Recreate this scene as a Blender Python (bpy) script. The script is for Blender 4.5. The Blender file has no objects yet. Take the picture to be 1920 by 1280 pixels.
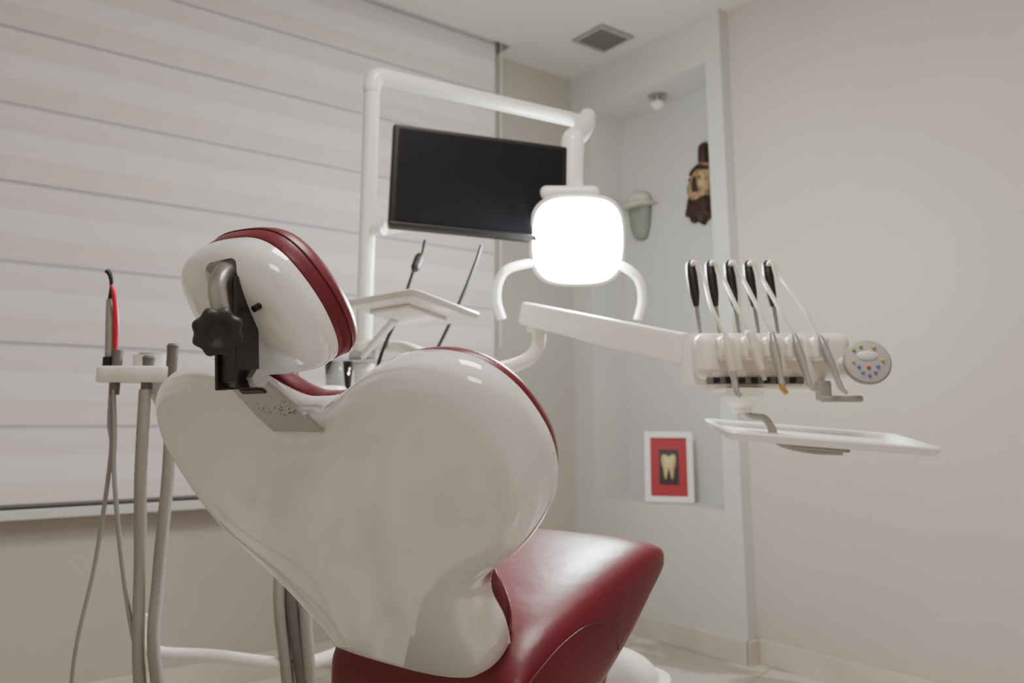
import bpy, bmesh, math, random
from mathutils import Vector as V, Matrix as M
random.seed(3)
H=.88
def W(u,v,dz): return V((u,v,dz+H))
def RM(X,Y,z): return V((.794*X-.607*Y,.607*X+.794*Y,z))   # room axes -> world

# ---------------- materials
def mat(name,col,rough=.5,metal=0,coat=0,emit=0,bump=0,bscale=40,trans=0,var=0,vscale=3,spec=None):
    m=bpy.data.materials.new(name); m.use_nodes=True
    nt=m.node_tree; b=nt.nodes['Principled BSDF']
    c=(*[(x/255)**2.2 for x in col],1)
    b.inputs['Base Color'].default_value=c
    b.inputs['Roughness'].default_value=rough
    b.inputs['Metallic'].default_value=metal
    b.inputs['Coat Weight'].default_value=coat
    b.inputs['Coat Roughness'].default_value=.06
    b.inputs['Transmission Weight'].default_value=trans
    if emit:
        b.inputs['Emission Color'].default_value=c; b.inputs['Emission Strength'].default_value=emit
    tc=nt.nodes.new('ShaderNodeTexCoord')
    if bump:
        n=nt.nodes.new('ShaderNodeTexNoise'); n.inputs['Scale'].default_value=bscale; n.inputs['Detail'].default_value=5
        bp=nt.nodes.new('ShaderNodeBump'); bp.inputs['Strength'].default_value=bump; bp.inputs['Distance'].default_value=.005
        nt.links.new(tc.outputs['Object'],n.inputs['Vector']); nt.links.new(n.outputs['Fac'],bp.inputs['Height']); nt.links.new(bp.outputs['Normal'],b.inputs['Normal'])
    if var:
        n=nt.nodes.new('ShaderNodeTexNoise'); n.inputs['Scale'].default_value=vscale; n.inputs['Detail'].default_value=4
        r=nt.nodes.new('ShaderNodeValToRGB')
        r.color_ramp.elements[0].position=.3; r.color_ramp.elements[1].position=.7
        r.color_ramp.elements[0].color=(*[x*(1-var) for x in c[:3]],1); r.color_ramp.elements[1].color=(*[min(1,x*(1+var*.5)) for x in c[:3]],1)
        nt.links.new(tc.outputs['Object'],n.inputs['Vector']); nt.links.new(n.outputs['Fac'],r.inputs['Fac']); nt.links.new(r.outputs['Color'],b.inputs['Base Color'])
    return m
mWall=mat('wall_paint',(198,190,181),.5,bump=.05,bscale=60,var=.03)
mWallW=mat('wall_paint_dimmed',(184,178,169),.5,bump=.05,bscale=60,var=.03)  # wall paint darkened to stand in for weaker light below the window
mNiche=mat('niche_paint',(204,204,200),.5,bump=.04,bscale=60,var=.03)
mCeil=mat('ceiling_paint',(208,203,196),.8,var=.02)
mBase=mat('baseboard_marble',(206,198,186),.25,var=.12,vscale=6)
mShell=mat('gloss_white_shell',(236,235,231),.06,coat=1,var=.02,vscale=2)
mWhite=mat('white_enamel',(236,233,227),.25,coat=.3,var=.02)
mCream=mat('cream_plastic',(226,220,209),.35,var=.03)
mRed=mat('burgundy_vinyl',(106,28,44),.36,bump=.22,bscale=22,var=.12,vscale=5)
mRedS=mat('burgundy_seam',(80,18,30),.5,var=.05)
mBlack=mat('black_plastic',(20,20,22),.4,var=.1)
mKnob=mat('knob_rubber',(44,44,48),.5,bump=.1,bscale=80)
mScreen=mat('screen_glass',(24,24,29),.2,var=.03)
mSteel=mat('brushed_steel',(176,176,175),.3,metal=.85,bump=.08,bscale=90)
mChrome=mat('satin_instrument_metal',(190,190,190),.28,metal=.75)
mSteelD=mat('dark_steel',(72,72,74),.35,metal=.8,bump=.08,bscale=90)
mGrey=mat('grey_hose',(150,147,141),.45,var=.05)
mGreyD=mat('grey_handle',(104,102,100),.45,var=.05)
mHoseC=mat('cream_hose',(212,204,186),.45,var=.05)
mGold=mat('brass_tip',(196,166,110),.28,metal=.8)
mCable=mat('cable_black',(30,34,36),.5)
mPinkRed=mat('red_stripe',(190,25,60),.35)
mGlass=mat('clear_glass',(245,248,248),.03,trans=1)
mPanel=mat('keypad_face',(168,166,162),.4)
mBellows=mat('black_rubber',(28,28,30),.7)  # the bellows' own black rubber
mMaskD=mat('mask_dark_wood',(58,38,32),.5,bump=.4,bscale=30,var=.3,vscale=20)
mMaskC=mat('mask_carved_cream',(166,138,104),.6,bump=.5,bscale=50,var=.7,vscale=45)
mHat=mat('hat_straw_paled',(200,200,184),.8,bump=.3,bscale=60)  # paled: the lamp's glow over the hat is put into the colour
mFace=mat('bust_paled',(138,142,136),.6,var=.2)  # dark head paled likewise, glow mixed into its colour
mFrame=mat('frame_white',(232,230,226),.35)
mMat=mat('frame_mat_red',(158,42,54),.6)
mTooth=mat('tooth_cream',(206,182,134),.45,bump=.3,bscale=60,var=.15,vscale=30)
mVent=mat('vent_metal',(150,148,142),.5)
mSlot=mat('vent_dark',(70,70,68),.7)
mLampE=mat('lamp_led_face',(245,255,250),.3,emit=90)
mPanelL=mat('fill_panel_glow',(255,240,225),.5,emit=3)  # glowing face of the added fill panels
mAl=mat('window_frame_grey',(200,200,198),.4)

# tile floor
mFloor=mat('marble_tiles',(212,206,196),.16)
nt=mFloor.node_tree; b=nt.nodes['Principled BSDF']; tc=nt.nodes.new('ShaderNodeTexCoord')
mp=nt.nodes.new('ShaderNodeMapping'); mp.inputs['Rotation'].default_value=(0,0,math.radians(37.4)); 
br=nt.nodes.new('ShaderNodeTexBrick'); br.offset=0; br.inputs['Scale'].default_value=1.0
br.inputs['Brick Width'].default_value=.6; br.inputs['Row Height'].default_value=.6; br.inputs['Mortar Size'].default_value=.003
br.inputs['Mortar'].default_value=(.3,.28,.25,1)
nz=nt.nodes.new('ShaderNodeTexNoise'); nz.inputs['Scale'].default_value=2.2; nz.inputs['Detail'].default_value=8; nz.inputs['Distortion'].default_value=1.4
rp=nt.nodes.new('ShaderNodeValToRGB'); rp.color_ramp.elements[0].position=.42; rp.color_ramp.elements[0].color=(.42,.38,.34,1)
rp.color_ramp.elements[1].position=.5; rp.color_ramp.elements[1].color=(.66,.62,.56,1)
nt.links.new(tc.outputs['Object'],mp.inputs['Vector']); nt.links.new(mp.outputs['Vector'],br.inputs['Vector']); nt.links.new(tc.outputs['Object'],nz.inputs['Vector'])
nt.links.new(nz.outputs['Fac'],rp.inputs['Fac']); nt.links.new(rp.outputs['Color'],br.inputs['Color1']); nt.links.new(rp.outputs['Color'],br.inputs['Color2']); nt.links.new(br.outputs['Color'],b.inputs['Base Color'])

# zebra blind fabric : bands by height
mBlind=mat('zebra_blind_fabric',(214,204,200),.8)
nt=mBlind.node_tree; b=nt.nodes['Principled BSDF']; tc=nt.nodes.new('ShaderNodeTexCoord'); sx=nt.nodes.new('ShaderNodeSeparateXYZ')
nt.links.new(tc.outputs['Object'],sx.inputs[0])
ad=nt.nodes.new('ShaderNodeMath'); ad.operation='ADD'; ad.inputs[1].default_value=-.62
dv=nt.nodes.new('ShaderNodeMath'); dv.operation='DIVIDE'; dv.inputs[1].default_value=.25
fr=nt.nodes.new('ShaderNodeMath'); fr.operation='FRACT'
nt.links.new(sx.outputs['Z'],ad.inputs[0]); nt.links.new(ad.outputs[0],dv.inputs[0]); nt.links.new(dv.outputs[0],fr.inputs[0])
rp=nt.nodes.new('ShaderNodeValToRGB'); cr=rp.color_ramp
def C(r,g,bb): return (*[(x/255)**2.2 for x in (r,g,bb)],1)
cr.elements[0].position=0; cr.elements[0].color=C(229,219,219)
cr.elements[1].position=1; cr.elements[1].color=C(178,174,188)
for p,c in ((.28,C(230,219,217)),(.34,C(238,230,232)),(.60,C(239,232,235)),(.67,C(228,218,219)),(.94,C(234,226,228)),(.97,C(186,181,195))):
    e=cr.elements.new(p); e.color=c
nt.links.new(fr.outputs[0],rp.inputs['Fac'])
wv=nt.nodes.new('ShaderNodeTexNoise'); wv.inputs['Scale'].default_value=1; wv.inputs['Detail'].default_value=3
mp=nt.nodes.new('ShaderNodeMapping'); mp.inputs['Scale'].default_value=(3,3,160)
nt.links.new(tc.outputs['Object'],mp.inputs['Vector']); nt.links.new(mp.outputs['Vector'],wv.inputs['Vector'])
mx=nt.nodes.new('ShaderNodeMix'); mx.data_type='RGBA'; mx.blend_type='MULTIPLY'; mx.inputs['Factor'].default_value=.16
nt.links.new(rp.outputs['Color'],mx.inputs['A']); nt.links.new(wv.outputs['Fac'],mx.inputs['B']); nt.links.new(mx.outputs['Result'],b.inputs['Base Color'])
bp=nt.nodes.new('ShaderNodeBump'); bp.inputs['Strength'].default_value=.2; bp.inputs['Distance'].default_value=.003
nt.links.new(wv.outputs['Fac'],bp.inputs['Height']); nt.links.new(bp.outputs['Normal'],b.inputs['Normal'])

# ---------------- helpers
def empty(name,loc):
    e=bpy.data.objects.new(name,None); e.location=loc; e.empty_display_size=.05
    bpy.context.scene.collection.objects.link(e); return e
def link(o,parent):
    bpy.context.scene.collection.objects.link(o)
    if parent is not None:
        o.parent=parent; o.matrix_parent_inverse=M.Translation(parent.location).inverted()
    return o
def mesh(name,verts,faces,m,parent=None,smooth=True,xf=None):
    if xf: verts=[xf(V(p)) for p in verts]
    me=bpy.data.meshes.new(name); me.from_pydata([tuple(p) for p in verts],[],faces)
    bm=bmesh.new(); bm.from_mesh(me); bmesh.ops.recalc_face_normals(bm,faces=bm.faces); bm.to_mesh(me); bm.free()
    if smooth:
        for p in me.polygons: p.use_smooth=True
    me.materials.append(m); o=bpy.data.objects.new(name,me); return link(o,parent)
def catmull(pts,n=6,closed=False):
    pts=[V(p) for p in pts]; out=[]; N=len(pts)
    rng=range(N) if closed else range(N-1)
    for i in rng:
        if closed: a,b_,c,d=pts[i-1],pts[i],pts[(i+1)%N],pts[(i+2)%N]
        else: a,b_,c,d=pts[max(i-1,0)],pts[i],pts[i+1],pts[min(i+2,N-1)]
        for k in range(n):
            t=k/n; out.append(.5*((2*b_)+(c-a)*t+(2*a-5*b_+4*c-d)*t*t+(3*b_-a-3*c+d)*t**3))
    if not closed: out.append(pts[-1])
    return out
def tube(name,pts,r,m,parent=None,n=6,seg=14,smoothpath=True,xf=None,caps=True):
    pts=[V(p) for p in pts]
    rr=r if isinstance(r,(list,tuple)) else [r]*len(pts)
    if smoothpath and len(pts)>2:
        P=catmull([(*p,) for p in pts],n); R=[]
        for i in range(len(pts)-1):
            for k in range(n): R.append(rr[i]+(rr[i+1]-rr[i])*k/n)
        R.append(rr[-1])
    else: P,R=pts,list(rr)
    if xf: P=[xf(p) for p in P]
    vs=[];fs=[]; t0=(P[1]-P[0]).normalized()
    up=V((0,0,1)) if abs(t0.z)<.9 else V((1,0,0))
    nrm=t0.cross(up).normalized()
    for i,p in enumerate(P):
        t=((P[min(i+1,len(P)-1)]-P[max(i-1,0)])).normalized()
        nrm=(nrm-t*nrm.dot(t)).normalized(); bn=t.cross(nrm)
        for k in range(seg):
            a=2*math.pi*k/seg; vs.append(p+(nrm*math.cos(a)+bn*math.sin(a))*R[i])
    for i in range(len(P)-1):
        for k in range(seg):
            a=i*seg+k; b2=i*seg+(k+1)%seg; fs.append((a,b2,b2+seg,a+seg))
    if caps:
        fs.append(tuple(range(seg))); fs.append(tuple((len(P)-1)*seg+k for k in range(seg)))
    o=mesh(name,vs,fs,m,parent)
    md=o.modifiers.new('es','EDGE_SPLIT'); md.split_angle=math.radians(50)
    return o
def box(name,c,size,m,parent=None,rot=None,bev=.004,xf=None,seg=3,taper=None):
    bm=bmesh.new(); bmesh.ops.create_cube(bm,size=1)
    for v in bm.verts:
        if taper and v.co.z<0: v.co.x*=taper; v.co.y*=taper
        v.co=V((v.co.x*size[0],v.co.y*size[1],v.co.z*size[2]))
    if bev: bmesh.ops.bevel(bm,geom=list(bm.edges),offset=bev,segments=seg,profile=.5,affect='EDGES')
    R=rot if rot is not None else M.Identity(3)
    for v in bm.verts:
        v.co=R@v.co+V(c)
        if xf: v.co=xf(v.co)
    me=bpy.data.meshes.new(name); bm.to_mesh(me); bm.free()
    for p in me.polygons: p.use_smooth=bool(bev)
    me.materials.append(m); o=bpy.data.objects.new(name,me); link(o,parent)
    if bev:
        w=o.modifiers.new('wn','WEIGHTED_NORMAL')
    return o
def dome(name,outline,prof,m,center,parent=None,zf=None,xf=None,n=5):
    O=catmull([(x,y,0) for x,y in outline],n,True); N=len(O); c=V((*center,0)); vs=[];fs=[]
    for s,z in prof:
        for p in O:
            q=c+(p-c)*s; zz=z+(zf(q.x,q.y) if zf else 0); vs.append(V((q.x,q.y,zz)))
    for i in range(len(prof)-1):
        for k in range(N):
            a=i*N+k;b2=i*N+(k+1)%N; fs.append((a,b2,b2+N,a+N))
    i0=len(vs); vs.append(V((c.x,c.y,prof[0][1]+(zf(c.x,c.y) if zf else 0)))); vs.append(V((c.x,c.y,prof[-1][1]+(zf(c.x,c.y) if zf else 0))))
    L=(len(prof)-1)*N
    for k in range(N):
        fs.append((k,(k+1)%N,i0)); fs.append((L+k,L+(k+1)%N,i0+1))
    return mesh(name,vs,fs,m,parent,xf=xf)
def shellmesh(name,outline,center,m,parent,xf,back,ztop,n=6):
    """plate with a rounded rim: height comes from the distance to the outline"""
    O=catmull([(x,y,0) for x,y in outline],n,True); N=len(O); c=V((*center,0)); vs=[];fs=[]
    rings=[(s,z) for s,z in back]+[(s,None) for s in (1,.997,.993,.987,.98,.97,.958,.944,.928,.91,.89,.865,.835,.8,.75,.7,.62,.54,.45,.36,.27,.18,.09)]
    for s,z in rings:
        for p in O:
            q=c+(p-c)*s
            if z is None:
                d=min((q-o).length for o in O) if s<1 else 0
                vs.append(V((q.x,q.y,ztop(q.x,q.y,d))))
            else: vs.append(V((q.x,q.y,ztop(q.x,q.y,0)+z)))
    for i in range(len(rings)-1):
        for k in range(N):
            a=i*N+k;b2=i*N+(k+1)%N; fs.append((a,b2,b2+N,a+N))
    i0=len(vs); vs.append(V((c.x,c.y,ztop(c.x,c.y,0)+back[0][1]))); vs.append(V((c.x,c.y,ztop(c.x,c.y,1))))
    L=(len(rings)-1)*N
    for k in range(N):
        fs.append((k,(k+1)%N,i0)); fs.append((L+k,L+(k+1)%N,i0+1))
    return mesh(name,vs,fs,m,parent,xf=xf)
def rim(d,R,h):
    t=min(d/R,1); return h*math.sqrt(max(0,1-(1-t)**2))
def Rz(a): return M.Rotation(math.radians(a),3,'Z')
RR=M(((.794,-.607,0),(.607,.794,0),(0,0,1)))
def rbox(name,x0,x1,y0,y1,z0,z1,m,parent=None,bev=0):
    return box(name,RM((x0+x1)/2,(y0+y1)/2,(z0+z1)/2),(abs(x1-x0),abs(y1-y0),abs(z1-z0)),m,parent,rot=RR,bev=bev)

# ---------------- room shell
CZ=2.6
rbox('floor',-1.7,3.0,-1.8,3.1,-.1,0,mFloor)
rbox('wall_window',-1.7,2.9,2.986,3.10,0,CZ+.2,mWallW)
rbox('wall_right',2.72,2.95,-1.8,2.046,0,CZ+.2,mWall)
rbox('wall_left',-1.7,-1.6,-1.8,2.986,0,CZ+.2,mWall)
rbox('wall_back',-1.6,2.72,-1.8,-1.7,0,CZ+.2,mWall)
def multi(name,boxes,m,bev=0):
    vs=[];fs=[]
    for (x0,x1,y0,y1,z0,z1) in boxes:
        i=len(vs)
        for z in (z0,z1):
            for (x,y) in ((x0,y0),(x1,y0),(x1,y1),(x0,y1)): vs.append(RM(x,y,z))
        fs+= [(i,i+1,i+2,i+3),(i+4,i+5,i+6,i+7),(i,i+1,i+5,i+4),(i+1,i+2,i+6,i+5),(i+2,i+3,i+7,i+6),(i+3,i,i+4,i+7)]
    return mesh(name,vs,fs,m,smooth=False)
multi('ceiling',[(-1.7,3.0,-1.8,2.866,CZ,CZ+.2),(2.19,2.9,2.866,2.986,CZ,CZ+.2),(-1.7,2.19,2.866,2.986,CZ+.15,CZ+.2)],mCeil)
y0,y1,z0,z1=2.126,2.85,.54,2.384
multi('wall_niche',[(2.66,2.9,2.046,y0,0,CZ),(2.66,2.9,y1,2.986,0,CZ),(2.66,2.9,y0,y1,0,z0),(2.66,2.9,y0,y1,z1,CZ),(2.88,2.98,y0-.02,y1+.02,z0-.02,z1+.02)],mNiche)
rbox('baseboard_right',2.706,2.72,-1.7,2.034,0,.085,mBase,bev=.002)
rbox('baseboard_niche',2.646,2.66,2.034,2.972,0,.085,mBase,bev=.002)
rbox('baseboard_window',-1.6,2.646,2.972,2.986,0,.085,mBase,bev=.002)
rbox('trim_1',2.646,2.706,2.032,2.046,0,.085,mBase,bev=.002)

# window behind blind
wn=empty('window_1',RM(.3,2.98,1.6))
for i,(a,b_,c,d) in enumerate([(-1.4,2.05,.60,.66),(-1.4,2.05,2.45,2.5),(-1.4,-1.34,.66,2.45),(1.99,2.05,.66,2.45),(.0,.06,.66,2.45)]):
    rbox('frame_%d'%i,a,b_,2.955,2.986,c,d,mAl,wn,.003)
rbox('sill',-1.5,2.1,2.90,2.986,.592,.622,mAl,wn,.004)
bl=empty('zebra_blind',RM(.1,2.92,1.6))
nb=9
for i in range(nb):
    zb=.62+.25*i; zt=min(zb+.252,2.74)
    if i==0: zb=.63
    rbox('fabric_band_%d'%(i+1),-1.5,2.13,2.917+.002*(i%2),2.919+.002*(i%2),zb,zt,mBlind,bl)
rbox('bottom_rail',-1.5,2.13,2.912,2.928,.626,.638,mGreyD,bl,.004)
rbox('head_rail',-1.5,2.14,2.89,2.95,2.66,2.73,mWhite,bl,.005)
tube('control_cord',[RM(2.165,2.915,2.66),RM(2.165,2.915,1.2)],.003,mWhite,bl)

# vent
vt=empty('ceiling_vent',RM(2.466,2.544,CZ-.004))
rbox('frame',2.366,2.566,2.444,2.644,CZ-.012,CZ-.001,mVent,vt,.003)
for i in range(7):
    x=2.395+.0235*i; rbox('slot_%d'%i,x-.006,x+.006,2.47,2.618,CZ-.014,CZ-.009,mSlot,vt)
# niche spot
sp=empty('niche_spotlight',RM(2.77,2.5,z1))
c=RM(2.77,2.5,z1)
tube('rim',[c+V((0,0,-.001)),c+V((0,0,-.012))],.045,mSteel,sp,seg=28)
tube('neck',[c+V((0,0,-.012)),c+V((0,0,-.035))],.016,mSteel,sp,seg=20)
tube('bulb',[c+V((0,0,-.035)),c+V((0,0,-.05)),c+V((0,0,-.072))],[.03,.033,.008],mWhite,sp,seg=20)
# outlet near the corner
ou=empty('wall_outlet',RM(2.36,2.98,.45))
rbox('plate',2.315,2.405,2.976,2.986,.40,.49,mBlack,ou,.003)
rbox('socket',2.335,2.385,2.966,2.978,.42,.47,mBlack,ou,.003)

# framed tooth picture standing in niche
fp=W(.668,3.615,-.34); ft=empty('framed_tooth_picture',fp)
R=Rz(-14)@M.Rotation(math.radians(-7),3,'X')
fx=lambda p: R@p+fp+V((0,0,.002))
FW,FH=.205,.295
box('backing',(0,.008,FH/2),(FW-.01,.012,FH-.01),mFrame,ft,bev=.002,xf=fx)
for nme,cc,ss in (('rail_l',(-FW/2+.0125,0,FH/2),(.025,.026,FH)),('rail_r',(FW/2-.0125,0,FH/2),(.025,.026,FH)),('rail_t',(0,0,FH-.0125),(FW,.0255,.025)),('rail_b',(0,0,.0125),(FW,.0255,.025))):
    box(nme,cc,ss,mFrame,ft,bev=.003,xf=fx)
box('red_mat',(0,-.001,FH/2),(FW-.045,.006,FH-.045),mMat,ft,bev=0,xf=fx)
box('black_window',(0,-.005,FH/2),(.082,.004,.145),mBlack,ft,bev=0,xf=fx)
tooth=[(-.03,.045),(-.016,.052),(0,.044),(.016,.052),(.03,.045),(.031,.015),(.024,-.01),(.02,-.04),(.012,-.056),(.006,-.03),(0,-.012),(-.006,-.03),(-.012,-.056),(-.02,-.04),(-.024,-.01),(-.031,.015)]
dome('tooth',tooth,[(1,0),(.97,.006),(.8,.012),(.4,.015)],mTooth,(0,.012),ft,xf=lambda p: fx(V((p.x,-.007-p.z,FH/2+p.y))),n=3)

# masks on niche back wall (X=2.88). local a: along -Y (to the right on screen), b: up, n: -X
def nx(Y0,zc,k=1,kx_=1): return lambda p: RM(2.879-p.z*k,Y0-p.x*k*kx_,zc+p.y*k)
mk=empty('carved_wooden_mask',RM(2.86,2.33,1.92)); fm=nx(2.345,1.928,1.0,.92)
# tall headdress leaning to the right, narrow carved face, jagged dark beard
dome('headdress',[(.018,.185),(.055,.188),(.066,.16),(.062,.115),(.050,.085),(.012,.085),(.010,.13)],[(1,0),(.97,.03),(.75,.045),(.4,.05)],mMaskD,(.036,.135),mk,xf=fm,n=4)
dome('face',[(.005,.105),(.045,.105),(.068,.07),(.070,.02),(.058,-.03),(.035,-.065),(.0,-.085),(-.045,-.075),(-.072,-.035),(-.060,.015),(-.035,.06)],[(1,0),(.98,.03),(.85,.045),(.5,.056),(.2,.06)],mMaskC,(0,.01),mk,xf=fm,n=4)
dome('brow_band',[(-.030,.062),(.01,.085),(.062,.075),(.064,.058),(.01,.062),(-.034,.042)],[(1,.03),(.95,.055),(.6,.062)],mMaskD,(.012,.063),mk,xf=fm,n=3)
dome('beard',[(-.07,-.045),(-.02,-.058),(.035,-.045),(.052,-.08),(.060,-.13),(.072,-.155),(.03,-.165),(.005,-.185),(-.02,-.155),(-.055,-.168),(-.07,-.14),(-.095,-.13),(-.085,-.09)],[(1,0),(.96,.03),(.7,.045),(.3,.05)],mMaskD,(-.01,-.10),mk,xf=fm,n=3)
dome('nose',[(-.004,.03),(.012,.03),(.018,-.03),(0,-.038),(-.014,-.03)],[(1,.05),(.9,.065),(.5,.072)],mMaskD,(0,0),mk,xf=fm,n=3)
for s in (-1,1): dome('eye_%d'%s,[(s*.03-.014,.025),(s*.03,.031),(s*.03+.014,.025),(s*.03,.018)],[(1,.04),(.8,.059)],mMaskD,(s*.03,.025),mk,xf=fm,n=3)
bs=empty('hatted_head_plaque',RM(2.86,2.66,1.8)); fb=nx(2.72,1.86,.82)
dome('hat_brim',[(-.10,.07),(0,.085),(.10,.07),(.12,.055),(0,.05),(-.12,.055)],[(1,0),(1,.05),(.8,.09),(.4,.1)],mHat,(0,.066),bs,xf=fb,n=4)
dome('hat_crown',[(-.07,.075),(-.06,.13),(0,.145),(.06,.13),(.07,.075)],[(1,0),(.97,.05),(.7,.075),(.3,.08)],mHat,(0,.1),bs,xf=fb,n=4)
dome('head',[(-.065,.06),(.065,.06),(.068,-.02),(.055,-.09),(.03,-.14),(-.03,-.14),(-.055,-.09),(-.068,-.02)],[(1,0),(.98,.03),(.8,.055),(.4,.07)],mFace,(0,-.03),bs,xf=fb,n=4)

# ---------------- dental chair
A=V((-.288,1.05,.008+H)); e1=V((.766,-.643,0)).normalized(); e2=V((-.347,-.413,.842)).normalized(); en=e1.cross(e2).normalized()
cx=lambda p: A+e1*p.x+e2*p.y+en*p.z
ch=empty('dental_chair',W(0,1.45,-.88))
right=[(0,-.012),(.035,-.010),(.07,.002),(.105,.017),(.14,.030),(.18,.038),(.220,.038),(.258,.030),(.288,.013),(.312,-.015),(.326,-.050),(.331,-.088),(.324,-.127),(.305,-.165),(.273,-.201),(.233,-.232),(.193,-.257),(.163,-.285),(.150,-.320),(.152,-.362),(.140,-.406),(.108,-.454),(.062,-.496),(.0,-.524),(-.065,-.533)]
left=[(-.122,-.515),(-.165,-.477),(-.194,-.434),(-.216,-.390),(-.239,-.352),(-.267,-.318),(-.305,-.283),(-.348,-.238),(-.380,-.178),(-.395,-.12),(-.400,-.065),(-.388,-.02),(-.365,.015),(-.330,.038),(-.285,.050),(-.235,.055),(-.185,.050),(-.14,.039),(-.105,.024),(-.07,.003),(-.035,-.010)]
zr=lambda x,y: -.03-.03*(x/.37)**2 if x>0 else -.03-.003*(x/.37)**2
def ztop(x,y,d): return zr(x,y)-.018+rim(d,.030,.028)+.014*(1-math.exp(-d/.03))
shellmesh('back_shell',right+left,(-.02,-.18),mShell,ch,cx,[(.9,-.022),(.985,-.022),(.998,-.018)],ztop)
dome('back_cushion',[(x*(.972 if x>0 else .95),y*.955-.004) for x,y in right+left],[(.95,-.02),(1,-.030),(1.0,-.040),(.985,-.050),(.95,-.058),(.88,-.064),(.5,-.068)],mRed,(0,-.17),ch,zf=lambda x,y: zr(x,y)-.010,xf=cx)
hraw=[(0,.231),(.05,.224),(.085,.207),(.11,.177),(.128,.132),(.131,.092),(.122,.064),(.10,.049),(.05,.044),(0,.043),(-.05,.044),(-.09,.05),(-.112,.07),(-.120,.11),(-.121,.17),(-.112,.202),(-.09,.224),(-.05,.232)]
hout=[(x*.88-.034,(y-.043)*.99+.034) for x,y in hraw]
hc=(-.034,.128)
def zh(x,y,d): return -.054+rim(d,.022,.024)+.024*(1-math.exp(-d/.035))
hs=shellmesh('headrest_shell',hout,hc,mShell,ch,cx,[(.9,-.016),(.985,-.016),(.998,-.012)],zh,n=5)
cut=box('headrest_slot_cutter',(-.014,.065,.015),(.062,.28,.10),mShell,None,bev=.012,xf=cx)
bmd=hs.modifiers.new('slot','BOOLEAN'); bmd.operation='DIFFERENCE'; bmd.object=cut; bmd.solver='EXACT'
dg=bpy.context.evaluated_depsgraph_get(); nm=bpy.data.meshes.new_from_object(hs.evaluated_get(dg)); hs.modifiers.clear(); hs.data=nm
bpy.data.objects.remove(cut,do_unlink=True)
md=hs.modifiers.new('es','EDGE_SPLIT'); md.split_angle=math.radians(45)
box('slot_shade',(-.014,.160,-.0345),(.052,.075,.003),mBlack,ch,bev=.001,xf=cx)  # black sheet added to darken the recess, shade put in as colour
dome('headrest_cushion',hout,[(.9,-.062),(.985,-.064),(1.012,-.072),(1.024,-.083),(1.016,-.096),(.965,-.106),(.85,-.112),(.4,-.115)],mRed,hc,ch,xf=cx,n=6)
Hs=catmull([(hc[0]+(x-hc[0])*1.022,hc[1]+(y-hc[1])*1.022,-.088) for x,y in hout],4,True)
tube('headrest_seam',Hs+[Hs[0]],.0014,mRedS,ch,smoothpath=False,xf=cx,seg=6,caps=False)
# bracket: leans from the pivot up into the headrest slot
tube('bracket_hook',[(-.010,.186,-.040),(-.010,.187,-.024),(-.009,.178,-.008),(-.007,.160,.001),(-.005,.138,.006)],.0155,mSteel,ch,xf=cx)
BRt=M.Rotation(math.radians(-28),3,'X')
box('bracket_bar',(-.005,.1215,.004),(.038,.125,.018),mSteelD,ch,rot=BRt,bev=.003,xf=cx)
box('bracket_cheek',(.0165,.118,.004),(.005,.135,.032),mSteelD,ch,rot=BRt,bev=.002,xf=cx)
box('bracket_cheek_l',(-.0265,.118,.004),(.005,.135,.032),mSteelD,ch,rot=BRt,bev=.002,xf=cx)
tube('shell_screw',[(.036,.142,-.016),(.036,.142,-.006)],.004,mBlack,ch,xf=cx)
tube('pivot_bolt',[(-.042,.068,.028),(.036,.068,.028)],.009,mSteelD,ch,xf=cx,seg=20)
tube('pivot_nut',[(.030,.068,.028),(.042,.068,.028)],.012,mSteel,ch,xf=cx,seg=6)
mesh('slotted_plate',[(-.044,.068,.026),(.034,.068,.026),(.052,.002,.004),(.052,-.03,-.008),(-.05,-.03,-.008),(-.050,.002,.004),
                     (-.044,.068,.021),(.034,.068,.021),(.052,.002,-.001),(.052,-.03,-.013),(-.05,-.03,-.013),(-.050,.002,-.001)],
     [(0,1,2,3,4,5),(6,7,8,9,10,11)]+[(i,(i+1)%6,(i+1)%6+6,i+6) for i in range(6)],mSteel,ch,False,xf=cx)
for i in range(60):
    x=random.uniform(-.044,.046); y=random.uniform(.002,.012)+random.random()**3*.02
    zz=.004+.022*(y-.002)/.066
    tube('pit_%d'%i,[(x,y,zz-.001),(x,y,.0003+zz)],random.uniform(.0003,.0006),mGreyD,ch,xf=cx,seg=6)
box('plate_slot',(-.004,.046,.0190),(.05,.008,.003),mBlack,ch,rot=M.Rotation(math.radians(18),3,'X'),bev=.001,xf=cx)
# star knob
kc=V((.040,.1415,.05)); ka=V((.86,.12,.5)).normalized(); k1=ka.cross(V((0,1,0))).normalized(); k2=ka.cross(k1)
kv=[];kf=[];N=64
kp=[(.80,-.014),(.97,-.012),(1,-.006),(1,.004),(.95,.010),(.82,.013),(.5,.012),(.45,.009),(.12,.009)]
for s,h in kp:
    for i in range(N):
        a=2*math.pi*i/N; r=(.0272+.0018*math.cos(8*a)*(1 if s>.7 else .2))*s
        kv.append(kc+k1*math.cos(a)*r+k2*math.sin(a)*r+ka*h)
for j in range(len(kp)-1):
    for i in range(N): kf.append((j*N+i,j*N+(i+1)%N,(j+1)*N+(i+1)%N,(j+1)*N+i))
kf.append(tuple(range(N))); kf.append(tuple((len(kp)-1)*N+i for i in range(N)))
mesh('star_knob',kv,kf,mKnob,ch,xf=cx)
tube('knob_shaft',[V((-.005,.122,.008)),kc-ka*.01],.008,mSteelD,ch,xf=cx)
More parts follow.
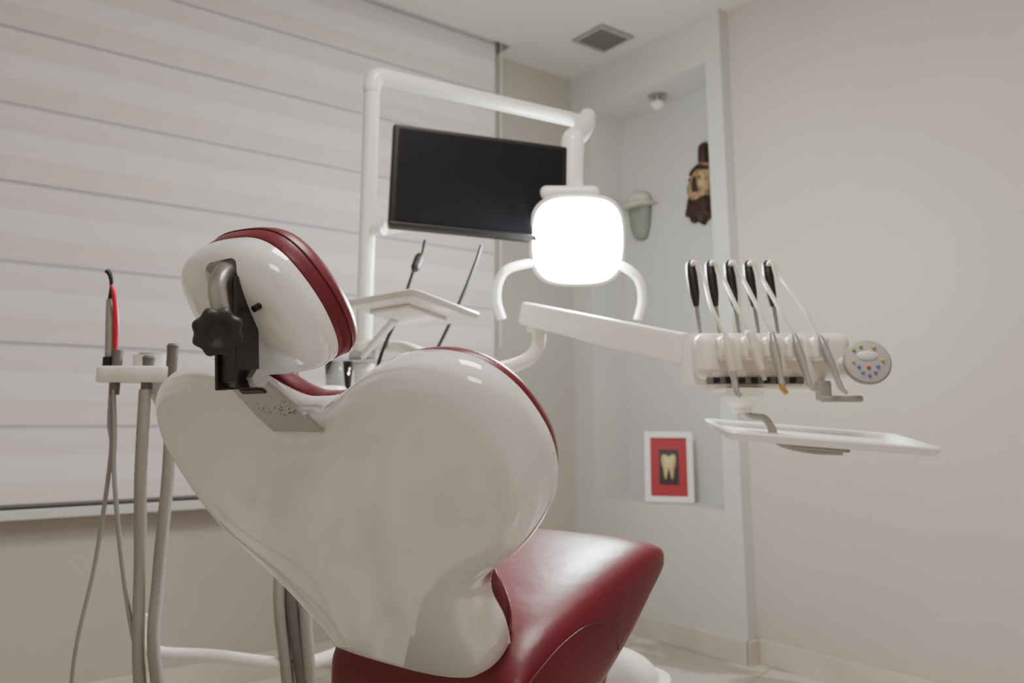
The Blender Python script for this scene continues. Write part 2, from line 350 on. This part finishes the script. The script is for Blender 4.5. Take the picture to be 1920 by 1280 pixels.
# seat, in (w,s,dz) coordinates from B
B=V((-.139,1.228,H)); dd=V((.643,.766,0))
sx_=lambda p: B+e1*p.x+dd*p.y+V((0,0,p.z))
def loft(name,st,m,ex=4.,N=56,n=5):
    S=catmull([(s,t,b_) for s,t,b_,h in st],n); Hh=catmull([(h,0,0) for *_,h in st],n); vs=[];fs=[]
    for q,hq in zip(S,Hh):
        s,t,b_=q; h=hq.x
        for k in range(N):
            a=2*math.pi*k/N; c_,s_=math.cos(a),math.sin(a)
            x=math.copysign(abs(c_)**(2/ex),c_)*h; z=math.copysign(abs(s_)**(2/ex),s_)
            vs.append(V((x,s,(t+b_)/2+z*(t-b_)/2)))
    for i in range(len(S)-1):
        for k in range(N): a=i*N+k;b2=i*N+(k+1)%N; fs.append((a,b2,b2+N,a+N))
    fs.append(tuple(range(N))); fs.append(tuple((len(S)-1)*N+k for k in range(N)))
    return mesh(name,vs,fs,m,ch,xf=sx_)
loft('seat_cushion',[(-.005,-.35,-.41,.165),(.01,-.312,-.44,.185),(.06,-.270,-.46,.192),(.15,-.235,-.42,.195),(.25,-.206,-.355,.195),(.33,-.189,-.285,.192),(.37,-.190,-.25,.188),(.388,-.198,-.238,.178),(.396,-.212,-.232,.160)],mRed)
tube('seat_seam',[(.190,.01,-.335),(.1925,.04,-.316),(.1945,.09,-.292),(.195,.15,-.278),(.1945,.19,-.284),(.194,.215,-.300),(.194,.225,-.325)],.0014,mRedS,ch,xf=sx_,seg=8)
loft('leg_rest',[(.0,-.44,-.60,.15),(.06,-.40,-.585,.165),(.14,-.37,-.52,.17),(.22,-.33,-.42,.17),(.28,-.29,-.35,.15)],mRed,3.)
# base
def ring(name,st,m,ex=3.5,N=64):
    vs=[];fs=[]
    S=catmull([(z,sc,hl) for z,sc,hl,hw in st],5); Q=catmull([(hw,0,0) for *_,hw in st],5)
    for (z,sc,hl),q in zip(S,Q):
        for k in range(N):
            a=2*math.pi*k/N; c_,s_=math.cos(a),math.sin(a)
            vs.append(V((math.copysign(abs(c_)**(2/ex),c_)*q.x,sc+math.copysign(abs(s_)**(2/ex),s_)*hl,z)))
    for i in range(len(S)-1):
        for k in range(N): a=i*N+k;b2=i*N+(k+1)%N; fs.append((a,b2,b2+N,a+N))
    fs.append(tuple(range(N))); fs.append(tuple((len(S)-1)*N+k for k in range(N)))
    return mesh(name,vs,fs,m,ch,xf=sx_)
ring('base_foot',[(-.88,.25,.42,.22),(-.86,.25,.43,.23),(-.80,.26,.42,.22),(-.77,.27,.36,.19)],mWhite)
ring('base_cover',[(-.78,.34,.25,.15),(-.68,.34,.23,.14),(-.56,.34,.215,.13),(-.46,.34,.20,.125),(-.42,.335,.185,.115),(-.395,.33,.15,.09),(-.385,.325,.10,.06)],mWhite)
ring('base_cover_lip',[(-.47,.33,.222,.138),(-.46,.33,.228,.143),(-.44,.33,.222,.138)],mWhite)
for i in range(9):
    ring('bellows_%d'%i,[(-.78+i*.037,-.02,.10,.10),(-.7615+i*.037,-.02,.125,.125),(-.743+i*.037,-.02,.10,.10)],mBellows)
box('under_frame',(0,.07,-.445),(.22,.26,.03),mBlack,ch,bev=.006,xf=sx_)
box('back_hinge',(0,.05,-.43),(.12,.06,.08),mBlack,ch,bev=.006,xf=sx_)

# ---------------- dental unit: column + lamp + monitor + delivery
un=empty('dental_unit',W(-.2,2.2,-.88))
box('cabinet',(-.2,2.2,-.48+H),(.40,.34,.80),mWhite,un,bev=.03,seg=5)
px_,pv=-.3945,2.2
tube('pole',[W(px_,pv,-.2),W(px_,pv,.92)],.0225,mWhite,un,seg=28)
tube('pole_collar',[W(px_,pv,.13),W(px_,pv,.20)],.030,mWhite,un,seg=28)
aend=W(.245,2.58,.964); adir=(aend-W(px_,pv,.964)).normalized()
corner=W(px_,pv,.964)
tube('overhead_arm',[corner+V((0,0,-.052)),corner+V((0,0,-.04)),corner+V((0,0,-.015))+adir*.006,corner+adir*.018+V((0,0,-.002)),corner+adir*.05,corner+adir*.06]+[corner+adir*t for t in (.2,.4,.6,.74)],[.0245,.0255,.0255,.0255,.0255,.0245,.0235,.023,.0225,.022],mWhite,un,seg=28)
# lamp elbows
tube('lamp_elbow',[aend+V((.006,.012,.034)),aend+V((.004,.006,.026)),aend+V((-.005,-.02,-.008)),aend+V((-.03,-.10,-.07)),W(.185,2.38,.84)],[.016,.027,.030,.031,.031],mWhite,un,seg=24)
tube('lamp_drop',[W(.182,2.345,.850),W(.182,2.345,.838),W(.180,2.345,.815),W(.176,2.34,.75),W(.172,2.34,.62)],[.016,.028,.034,.033,.033],mWhite,un,seg=24)
lc=W(.185,2.31,.51)
LR=Rz(0)@M.Rotation(math.radians(14),3,'X')
lx=lambda p: LR@p+lc
rr=[(-.135,.045),(-.115,.10),(-.06,.128),(.06,.128),(.115,.10),(.135,.045),(.135,-.045),(.115,-.10),(.06,-.128),(-.06,-.128),(-.115,-.10),(-.135,-.045)]
dome('lamp_housing',rr,[(.6,-.05),(.85,-.04),(.97,-.02),(1,0),(1,.025),(.97,.033)],mWhite,(0,0),un,xf=lambda p: lx(V((p.x,-p.z,p.y))),n=6)
box('lamp_yoke',(-.02,.01,.135),(.17,.05,.04),mWhite,un,bev=.018,seg=5,xf=lx)
dome('lamp_lens',[(x*.92,y*.92) for x,y in rr],[(1,.02),(1,.034),(.93,.042),(.6,.05),(.2,.053)],mLampE,(0,0),un,xf=lambda p: lx(V((p.x,-p.z,p.y))),n=6)
tube('lamp_handle_l',[lx(V((-.10,0,-.06))),W(-.005,2.26,.42),W(-.035,2.25,.385),W(-.043,2.25,.33),W(-.028,2.25,.275)],.0125,mWhite,un,seg=18)
tube('lamp_handle_r',[lx(V((.10,0,-.06))),W(.325,2.28,.42),W(.355,2.27,.385),W(.362,2.27,.33),W(.348,2.27,.275)],.0125,mWhite,un,seg=18)
# monitor
mo=empty('monitor',W(-.08,2.23,.65))
md_=V((.951,.309,0))
mc=W(-.327,2.15,.649)+md_*.255
MR=M((( .951,-.309,0),(.309,.951,0),(0,0,1)))@M.Rotation(math.radians(-1.5),3,'Y').inverted()
mxf=lambda p: MR@p+mc
box('bezel',(0,.012,0),(.51,.03,.292),mBlack,mo,bev=.006,xf=mxf)
box('screen',(0,-.004,.004),(.478,.004,.258),mScreen,mo,bev=0,xf=mxf)
box('bezel_bottom',(0,-.006,-.138),(.51,.01,.016),mBlack,mo,bev=.003,xf=mxf)
box('rear_housing',(0,.04,0),(.34,.04,.18),mBlack,mo,bev=.01,xf=mxf)
tube('mount_arm',[W(px_,pv,.52),W(-.35,2.205,.52),W(-.25,2.26,.56),mxf(V((0,.05,0)))],[.02,.02,.016,.016],mWhite,mo)
tube('mount_knob',[W(-.372,2.18,.515),W(-.345,2.17,.515)],.022,mWhite,mo,seg=20)
tube('cable_a',[W(-.235,2.18,.48),W(-.24,2.15,.43),W(-.252,2.12,.40),W(-.29,2.12,.28),W(-.34,2.12,.15),W(-.36,2.12,-.02)],.005,mCable,mo)
tube('cable_plug',[W(-.242,2.15,.435),W(-.245,2.14,.425),W(-.252,2.12,.395),W(-.256,2.12,.385)],[.007,.013,.013,.007],mCable,mo)
tube('cable_b',[W(-.085,2.22,.475),W(-.10,2.2,.42),W(-.145,2.18,.30),W(-.20,2.17,.18),W(-.235,2.17,.12),W(-.25,2.17,-.02)],.005,mCable,mo)
# shelf tray on pole
st=empty('shelf_tray',W(-.2,1.96,.26))
ta=V((.713,-.701,0)); tb=V((.70,.71,-.19)).normalized(); tn=ta.cross(tb).normalized()
tx=lambda p: W(-.395,1.97,.272)+ta*p.x+tb*p.y+tn*p.z
def tray(name,xf,w,d,par,h=.018,lip=.012):
    rings=[(0.0,0),(-.004,h*.5),(-.008,h),(-.006,h+.003),(lip-.008,h+.001),(lip,h*.4),(lip+.008,.006)]
    def rect(i,z):
        x0,y0,x1,y1=i,i,w-i,d-i; r=.02; out=[]
        for cx_,cy_,a0 in ((x1-r,y1-r,0),(x0+r,y1-r,90),(x0+r,y0+r,180),(x1-r,y0+r,270)):
            for k in range(6):
                a=math.radians(a0+k*18); out.append(V((cx_+r*math.cos(a),cy_+r*math.sin(a),z)))
        return out
    vs=[];fs=[]
    for i,z in rings: vs+=rect(i,z)
    N=24
    for j in range(len(rings)-1):
        for k in range(N): fs.append((j*N+k,j*N+(k+1)%N,(j+1)*N+(k+1)%N,(j+1)*N+k))
    fs.append(tuple(range(N))); fs.append(tuple((len(rings)-1)*N+k for k in range(N)))
    o=mesh(name,vs,fs,mWhite,par,xf=xf); m2=o.modifiers.new('es','EDGE_SPLIT'); m2.split_angle=math.radians(40); return o
tray('dish',tx,.25,.20,st,h=.012)
box('under_plate',(.11,.10,-.005),(.15,.12,.010),mWhite,st,bev=.003,xf=tx)
tube('bracket',[W(px_,pv-.02,.165),W(-.37,2.12,.18),tx(V((.06,.10,-.01)))],.010,mWhite,st)
tube('clamp',[W(px_+.035,pv-.03,.165),W(px_-.03,pv-.03,.165)],.018,mSteel,st)

# spittoon and cup
box('spittoon_ledge',(-.42,2.03,.015+H),(.17,.20,.05),mWhite,un,bev=.02,seg=5)
tube('spittoon_bowl',[W(-.455,2.0,.04),W(-.455,2.0,.06),W(-.455,2.0,.075),W(-.455,2.0,.083)],[.03,.05,.058,.052],mWhite,un,seg=32)
tube('rinse_spout',[W(-.505,1.98,.03),W(-.512,1.98,.13),W(-.50,1.98,.145),W(-.485,1.98,.135)],.004,mSteel,un)
cu=empty('glass_cup',W(-.425,2.02,.04))
vs=[];fs=[];N=28
pr=[(.0,.041),(.026,.041),(.036,.145),(.0345,.145),(.0245,.045),(0,.045)]
for r,z in pr[1:5]:
    for k in range(N): a=2*math.pi*k/N; vs.append(W(-.425+r*math.cos(a),2.04+r*math.sin(a),z))
for j in range(3):
    for k in range(N): fs.append((j*N+k,j*N+(k+1)%N,(j+1)*N+(k+1)%N,(j+1)*N+k))
fs.append(tuple(range(N))); fs.append(tuple(3*N+k for k in range(N)))
mesh('cup_wall',vs,fs,mGlass,cu)

# delivery system
de=empty('instrument_delivery_arm',W(.3,1.9,.2))
tube('curved_tube',[W(px_+.01,2.2,.2),W(-.31,2.14,.19),W(-.2575,2.1,.178),W(-.20,2.1,.155),W(-.135,2.1,.138),W(-.05,2.1,.130),W(.0,2.1,.138),W(.045,2.1,.158),W(.066,2.1,.19),W(.07,2.1,.24)],.0175,mCream,de,seg=20)
tube('pivot',[W(.065,2.1,.225),W(.065,2.1,.29)],.026,mWhite,de,seg=24)
bs_,be=W(.035,2.12,.275),W(.385,1.79,.150)
bd=(be-bs_).normalized(); bs2=bd.cross(V((0,0,1))).normalized(); bu=bs2.cross(bd)
vs=[]
for p,w_,h_ in ((bs_,.024,.028),(be,.026,.036)):
    for a,b_ in ((-1,-1),(1,-1),(1,1),(-1,1)): vs.append(p+bs2*w_*a+bu*h_*b_)
o=mesh('spring_arm',vs,[(0,1,2,3),(4,5,6,7),(0,1,5,4),(1,2,6,5),(2,3,7,6),(3,0,4,7)],mWhite,de,False)
bv=o.modifiers.new('b','BEVEL'); bv.width=.007; bv.segments=4
tube('arm_joint',[W(.392,1.785,.075),W(.392,1.785,.185)],.028,mWhite,de,seg=24)
box('head_body',(.545,1.775,.135+H),(.325,.12,.095),mCream,de,bev=.022,seg=5)
box('head_lower',(.53,1.765,.085+H),(.26,.10,.05),mCream,de,bev=.012,seg=4,taper=.85)
box('head_label_strip',(.50,1.712,.083+H),(.20,.006,.016),mGreyD,de,bev=.002)
for i in range(7): box('toggle_%d'%i,(.42+.026*i,1.708,.083+H),(.013,.006,.013),mBlack,de,bev=.002)
tails=[(.432,.174),(.481,.182),(.526,.178),(.571,.174),(.623,.170)]
noses=[(.447,.048),(.498,.098),(.539,.054),(.594,.060),(.657,.054)]
for i in range(5):
    tu,tz=tails[i]; nu,nz_=noses[i]
    box('holder_%d'%i,(tu+.008,1.705,.148+H),(.034,.05,.05),mCream,de,bev=.010,seg=4)
    T=W(tu,1.672,tz); Nn=W(nu,1.655,nz_); q=lambda t: T+(Nn-T)*t
    if i==1:
        tube('syringe_%d'%i,[q(0),q(.1),q(.5),q(.9),q(1)],[.006,.010,.011,.008,.006],mHoseC,de)
        tube('syringe_tip_%d'%i,[q(.98),q(1.2)],[.005,.0045],mChrome,de)
    else:
        tube('handpiece_%d'%i,[q(0),q(.15),q(.4),q(.6)],[.006,.0095,.0095,.0075],mHoseC if i<1 else mChrome,de)
        tube('handpiece_neck_%d'%i,[q(.6),q(.75),q(.84)],[.0075,.006,.0065],mChrome,de)
        tube('handpiece_tip_%d'%i,[q(.84),q(.93),q(1)+V((.006,0,0))],[.0065,.0065,.0055],mGold if i==2 else mChrome,de)
    ru=.400+.0425*i; zt=.345
    bot=W(ru+.012,1.80,.17); top=W(ru,1.82,zt)
    tube('whip_rod_%d'%i,[bot,bot+(top-bot)*.5],[.0045,.006],mGreyD,de)
    tube('whip_tip_%d'%i,[bot+(top-bot)*.45,bot+(top-bot)*.62,bot+(top-bot)*.85,top,top+V((0,-.006,.006))],[.006,.0115,.0125,.010,.004],mBlack,de)
    tube('hose_%d'%i,[top+V((0,0,-.01)),top+V((.006,-.02,.004)),top+V((.020,-.035,-.035)),T+V((-.018,.03,.06)),T+V((-.006,.008,.018)),T],[.0045]*6,mHoseC,de,seg=10)
    tube('tip_highlight_%d'%i,[top+V((0,-.009,-.03)),top+V((0,-.010,-.012))],.003,mGreyD,de,seg=8)
# keypad
kpc=W(.712,1.66,.118); KR=Rz(-12)@M.Rotation(math.radians(-12),3,'X')
kx=lambda p: KR@p+kpc
def ell(name,cx0,cz0,rx,rz,y,th,m,par,xf,N=40):
    vs=[];fs=[]
    for yy,s in ((y+th,.96),(y+th*.7,1),(y+th*.3,1),(y,.96)):
        for k in range(N): a=2*math.pi*k/N; vs.append(V((cx0+rx*s*math.cos(a),yy,cz0+rz*s*math.sin(a))))
    for j in range(3):
        for k in range(N): fs.append((j*N+k,j*N+(k+1)%N,(j+1)*N+(k+1)%N,(j+1)*N+k))
    fs.append(tuple(range(N))); fs.append(tuple(3*N+k for k in range(N)))
    return mesh(name,vs,fs,m,par,xf=xf)
ell('keypad',0,0,.046,.046,0,.014,mGrey,de,kx)
ell('keypad_face',0,0,.043,.043,-.001,.002,mPanel,de,kx)
mG=mat('btn_green',(140,170,70),.4); mY=mat('btn_yellow',(196,180,80),.4); mB=mat('btn_blue',(100,130,180),.4); mR2=mat('btn_red',(200,50,50),.4); mD=mat('lcd',(206,206,202),.3)
ell('keypad_display',0,.012,.020,.010,-.0025,.002,mD,de,kx)
for x,z,mm in ((-.024,.024,mG),(-.01,.031,mG),(.014,.029,mY),(-.027,.0,mY),(.028,.002,mY),(-.018,-.010,mB),(.0,-.012,mR2),(.018,-.010,mB),(-.012,-.022,mB),(.012,-.022,mB),(0,-.028,mB)):
    ell('button',x,z,.0036,.0036,-.004,.004,mm,de,kx,16)
tube('keypad_stalk',[W(.66,1.76,.12),W(.70,1.69,.118)],.012,mCream,de)
box('grip_handle',(.670,1.70,.045+H),(.085,.018,.014),mGrey,de,bev=.005)
box('grip_mount',(.638,1.71,.062+H),(.026,.03,.04),mGrey,de,bev=.005)
tube('head_pivot_cone',[W(.482,1.76,.068),W(.482,1.76,.05),W(.482,1.76,.03),W(.482,1.76,.018)],[.055,.045,.022,.02],mCream,de,seg=28)
tube('tray_arm',[W(.482,1.76,.022),W(.50,1.76,.010),W(.525,1.75,.006),W(.535,1.74,-.01),W(.545,1.72,-.04),W(.60,1.70,-.055),W(.66,1.69,-.058)],.009,mGrey,de)
tnl=W(.415,1.60,-.034); tnr=W(.808,1.60,-.066); tfl=W(.435,1.79,-.013)
a_=(tnr-tnl).normalized(); b_=(tfl-tnl); b_=(b_-a_*b_.dot(a_)).normalized(); n_=a_.cross(b_)
t2=lambda p: tnl+a_*p.x+b_*p.y+n_*p.z
tr=empty('instrument_tray',W(.6,1.69,-.04))
tray('dish',t2,.395,.20,tr,h=.014)
box('tray_bracket',(.19,.09,-.008),(.12,.07,.012),mGrey,tr,bev=.004,xf=t2)

# ---------------- suction holder on the left
su=empty('suction_hose_holder',W(-.72,1.6,.09))
hp=[(-.075,0),(-.065,.022),(-.035,.030),(0,.026),(.035,.030),(.065,.022),(.078,0),(.065,-.022),(.035,-.026),(0,-.03),(-.035,-.026),(-.065,-.022)]
dome('holder_plate',hp,[(.9,-.015),(1,-.012),(1,.012),(.96,.016)],mWhite,(0,0),su,xf=lambda p: W(-.722,1.6,.088)+V((p.x,p.y,p.z)))
tube('lid',[W(-.712,1.64,.10),W(-.712,1.64,.128)],[.034,.036],mWhite,su,seg=30)
tube('lid_top',[W(-.712,1.64,.128),W(-.712,1.64,.133)],[.027,.025],mGrey,su,seg=30)
tube('support_arm',[W(-.70,1.62,.08),W(-.66,1.66,.0),W(-.58,1.75,-.05),W(-.40,2.05,-.08)],.016,mWhite,su)
for i,(u0,zt,path) in enumerate([(-.697,.125,[(-.697,1.585,.06),(-.695,1.59,-.1),(-.688,1.6,-.25),(-.672,1.6,-.464),(-.64,1.65,-.72),(-.40,1.95,-.80)]),
                  (-.652,.148,[(-.652,1.6,.06),(-.648,1.6,-.1),(-.652,1.6,-.28),(-.645,1.6,-.44),(-.60,1.7,-.68),(-.38,1.98,-.74)])]):
    tube('suction_handle_%d'%i,[W(u0,1.59,.05),W(u0,1.59,zt-.02),W(u0,1.59,zt-.005),W(u0,1.59,zt)],[.0105,.0105,.012,.008],mGreyD,su)
    tube('suction_hose_%d'%i,[W(*p) for p in path],.0115,mGrey,su)
tube('holder_peg',[W(-.757,1.59,.05),W(-.757,1.59,.135)],[.009,.010],mGreyD,su)
tube('cable_thin_0',[W(-.765,1.59,.10),W(-.762,1.59,.0),W(-.754,1.59,-.06),W(-.770,1.6,-.2525),W(-.794,1.6,-.464),W(-.78,1.65,-.75),W(-.40,1.98,-.82)],.0045,mGrey,su,seg=8)
tube('cable_thin_1',[W(-.757,1.585,.06),W(-.748,1.585,-.02),W(-.741,1.585,-.108),W(-.712,1.6,-.30),W(-.664,1.6,-.464),W(-.60,1.7,-.75),W(-.39,1.98,-.83)],.0045,mGrey,su,seg=8)
cl=empty('curing_light',W(-.78,1.6,.2))
tube('body',[W(-.775,1.6,.085),W(-.776,1.6,.12),W(-.781,1.6,.19),W(-.787,1.6,.235)],[.009,.010,.0095,.006],mGrey,cl)
tube('base_cap',[W(-.775,1.595,.10),W(-.776,1.595,.122)],.0112,mBlack,cl)
tube('red_stripe',[W(-.764,1.594,.125),W(-.766,1.594,.18),W(-.775,1.594,.24),W(-.783,1.594,.262)],[.0045,.0055,.005,.003],mPinkRed,cl)
tube('tip',[W(-.786,1.6,.23),W(-.785,1.6,.262),W(-.790,1.6,.283),W(-.797,1.6,.292)],[.005,.004,.0045,.0055],mBlack,cl)
# pipes behind
sp2=empty('unit_supply_hoses',W(-.45,1.75,-.5))
for i,(ua,ub) in enumerate(((-.471,-.440),(-.447,-.412),(-.418,-.396))):
    tube('hose_%d'%i,[W(-.30,1.98,-.12),W(ua-.0+.02,1.82,-.20),W(ua,1.76,-.32),W(ub,1.75,-.52),W(ub+.02,1.78,-.70),W(-.25,2.0,-.82)],.0125,mGrey if i!=1 else mGreyD,sp2)
tube('horizontal_pipe',[W(-.735,1.75,-.38),W(-.735,1.75,-.43),W(-.70,1.75,-.452),W(-.60,1.76,-.46),W(-.42,1.77,-.477),W(-.34,2.0,-.49)],.0125,mWhite,sp2)

# ---------------- added panels dressing the fill lamps, out of view (behind and beside the camera)
for k,(X,Y) in enumerate(((.9,.9),(-.2,-.6))):
    fxr=empty('fill_panel',RM(X,Y,CZ))
    for nm_,a in (('side_a',(X-.34,X+.34,Y-.34,Y-.32)),('side_b',(X-.34,X+.34,Y+.32,Y+.34)),('side_c',(X-.34,X-.32,Y-.32,Y+.32)),('side_d',(X+.32,X+.34,Y-.32,Y+.32))):
        rbox(nm_,*a,CZ-.03,CZ-.001,mAl,fxr,.002)
    rbox('diffuser',X-.32,X+.32,Y-.32,Y+.32,CZ-.02,CZ-.012,mPanelL,fxr)

# ---------------- lights
def area(name,loc,target,size,power,col,sy=None):
    l=bpy.data.lights.new(name,'AREA'); l.energy=power; l.size=size; l.color=col
    if sy: l.shape='RECTANGLE'; l.size_y=sy
    o=bpy.data.objects.new(name,l); o.location=loc; o.rotation_euler=(V(target)-V(loc)).to_track_quat('-Z','Y').to_euler()
    bpy.context.scene.collection.objects.link(o); return o
area('exam_lamp_beam',lx(V((0,-.07,-.01))),W(-.1,1.2,0),.16,18,(.93,1,.98))
pl=bpy.data.lights.new('wall_glow_fill','POINT'); pl.energy=21; pl.color=(.94,1,.98); pl.shadow_soft_size=.1  # added lamp behind the exam lamp, brightens the niche wall
po=bpy.data.objects.new('wall_glow_fill',pl); po.location=lx(V((.05,.22,.05))); bpy.context.scene.collection.objects.link(po)
area('room_fill',RM(.9,.9,CZ-.035),RM(.9,.9,0),.6,23,(1,.93,.885))  # overhead fill added for the room's ambient light
area('room_fill_rear',RM(-.2,-.6,CZ-.035),RM(-.2,-.6,0),.6,11,(1,.93,.885))  # second added fill, behind the camera
w=bpy.data.worlds.new('World'); bpy.context.scene.world=w; w.use_nodes=True
nt=w.node_tree
nt.nodes['Background'].inputs[0].default_value=(1,.92,.87,1); nt.nodes['Background'].inputs[1].default_value=.2

# ---------------- camera
cd=bpy.data.cameras.new('Camera'); co=bpy.data.objects.new('Camera',cd); bpy.context.scene.collection.objects.link(co)
co.location=(0,0,H); co.rotation_euler=(math.radians(90+10.24),0,0); cd.sensor_width=36; cd.lens=29.06; cd.shift_y=-.0677
cd.dof.use_dof=True; cd.dof.focus_distance=1.1; cd.dof.aperture_fstop=4.5; cd.clip_start=.02
bpy.context.scene.camera=co
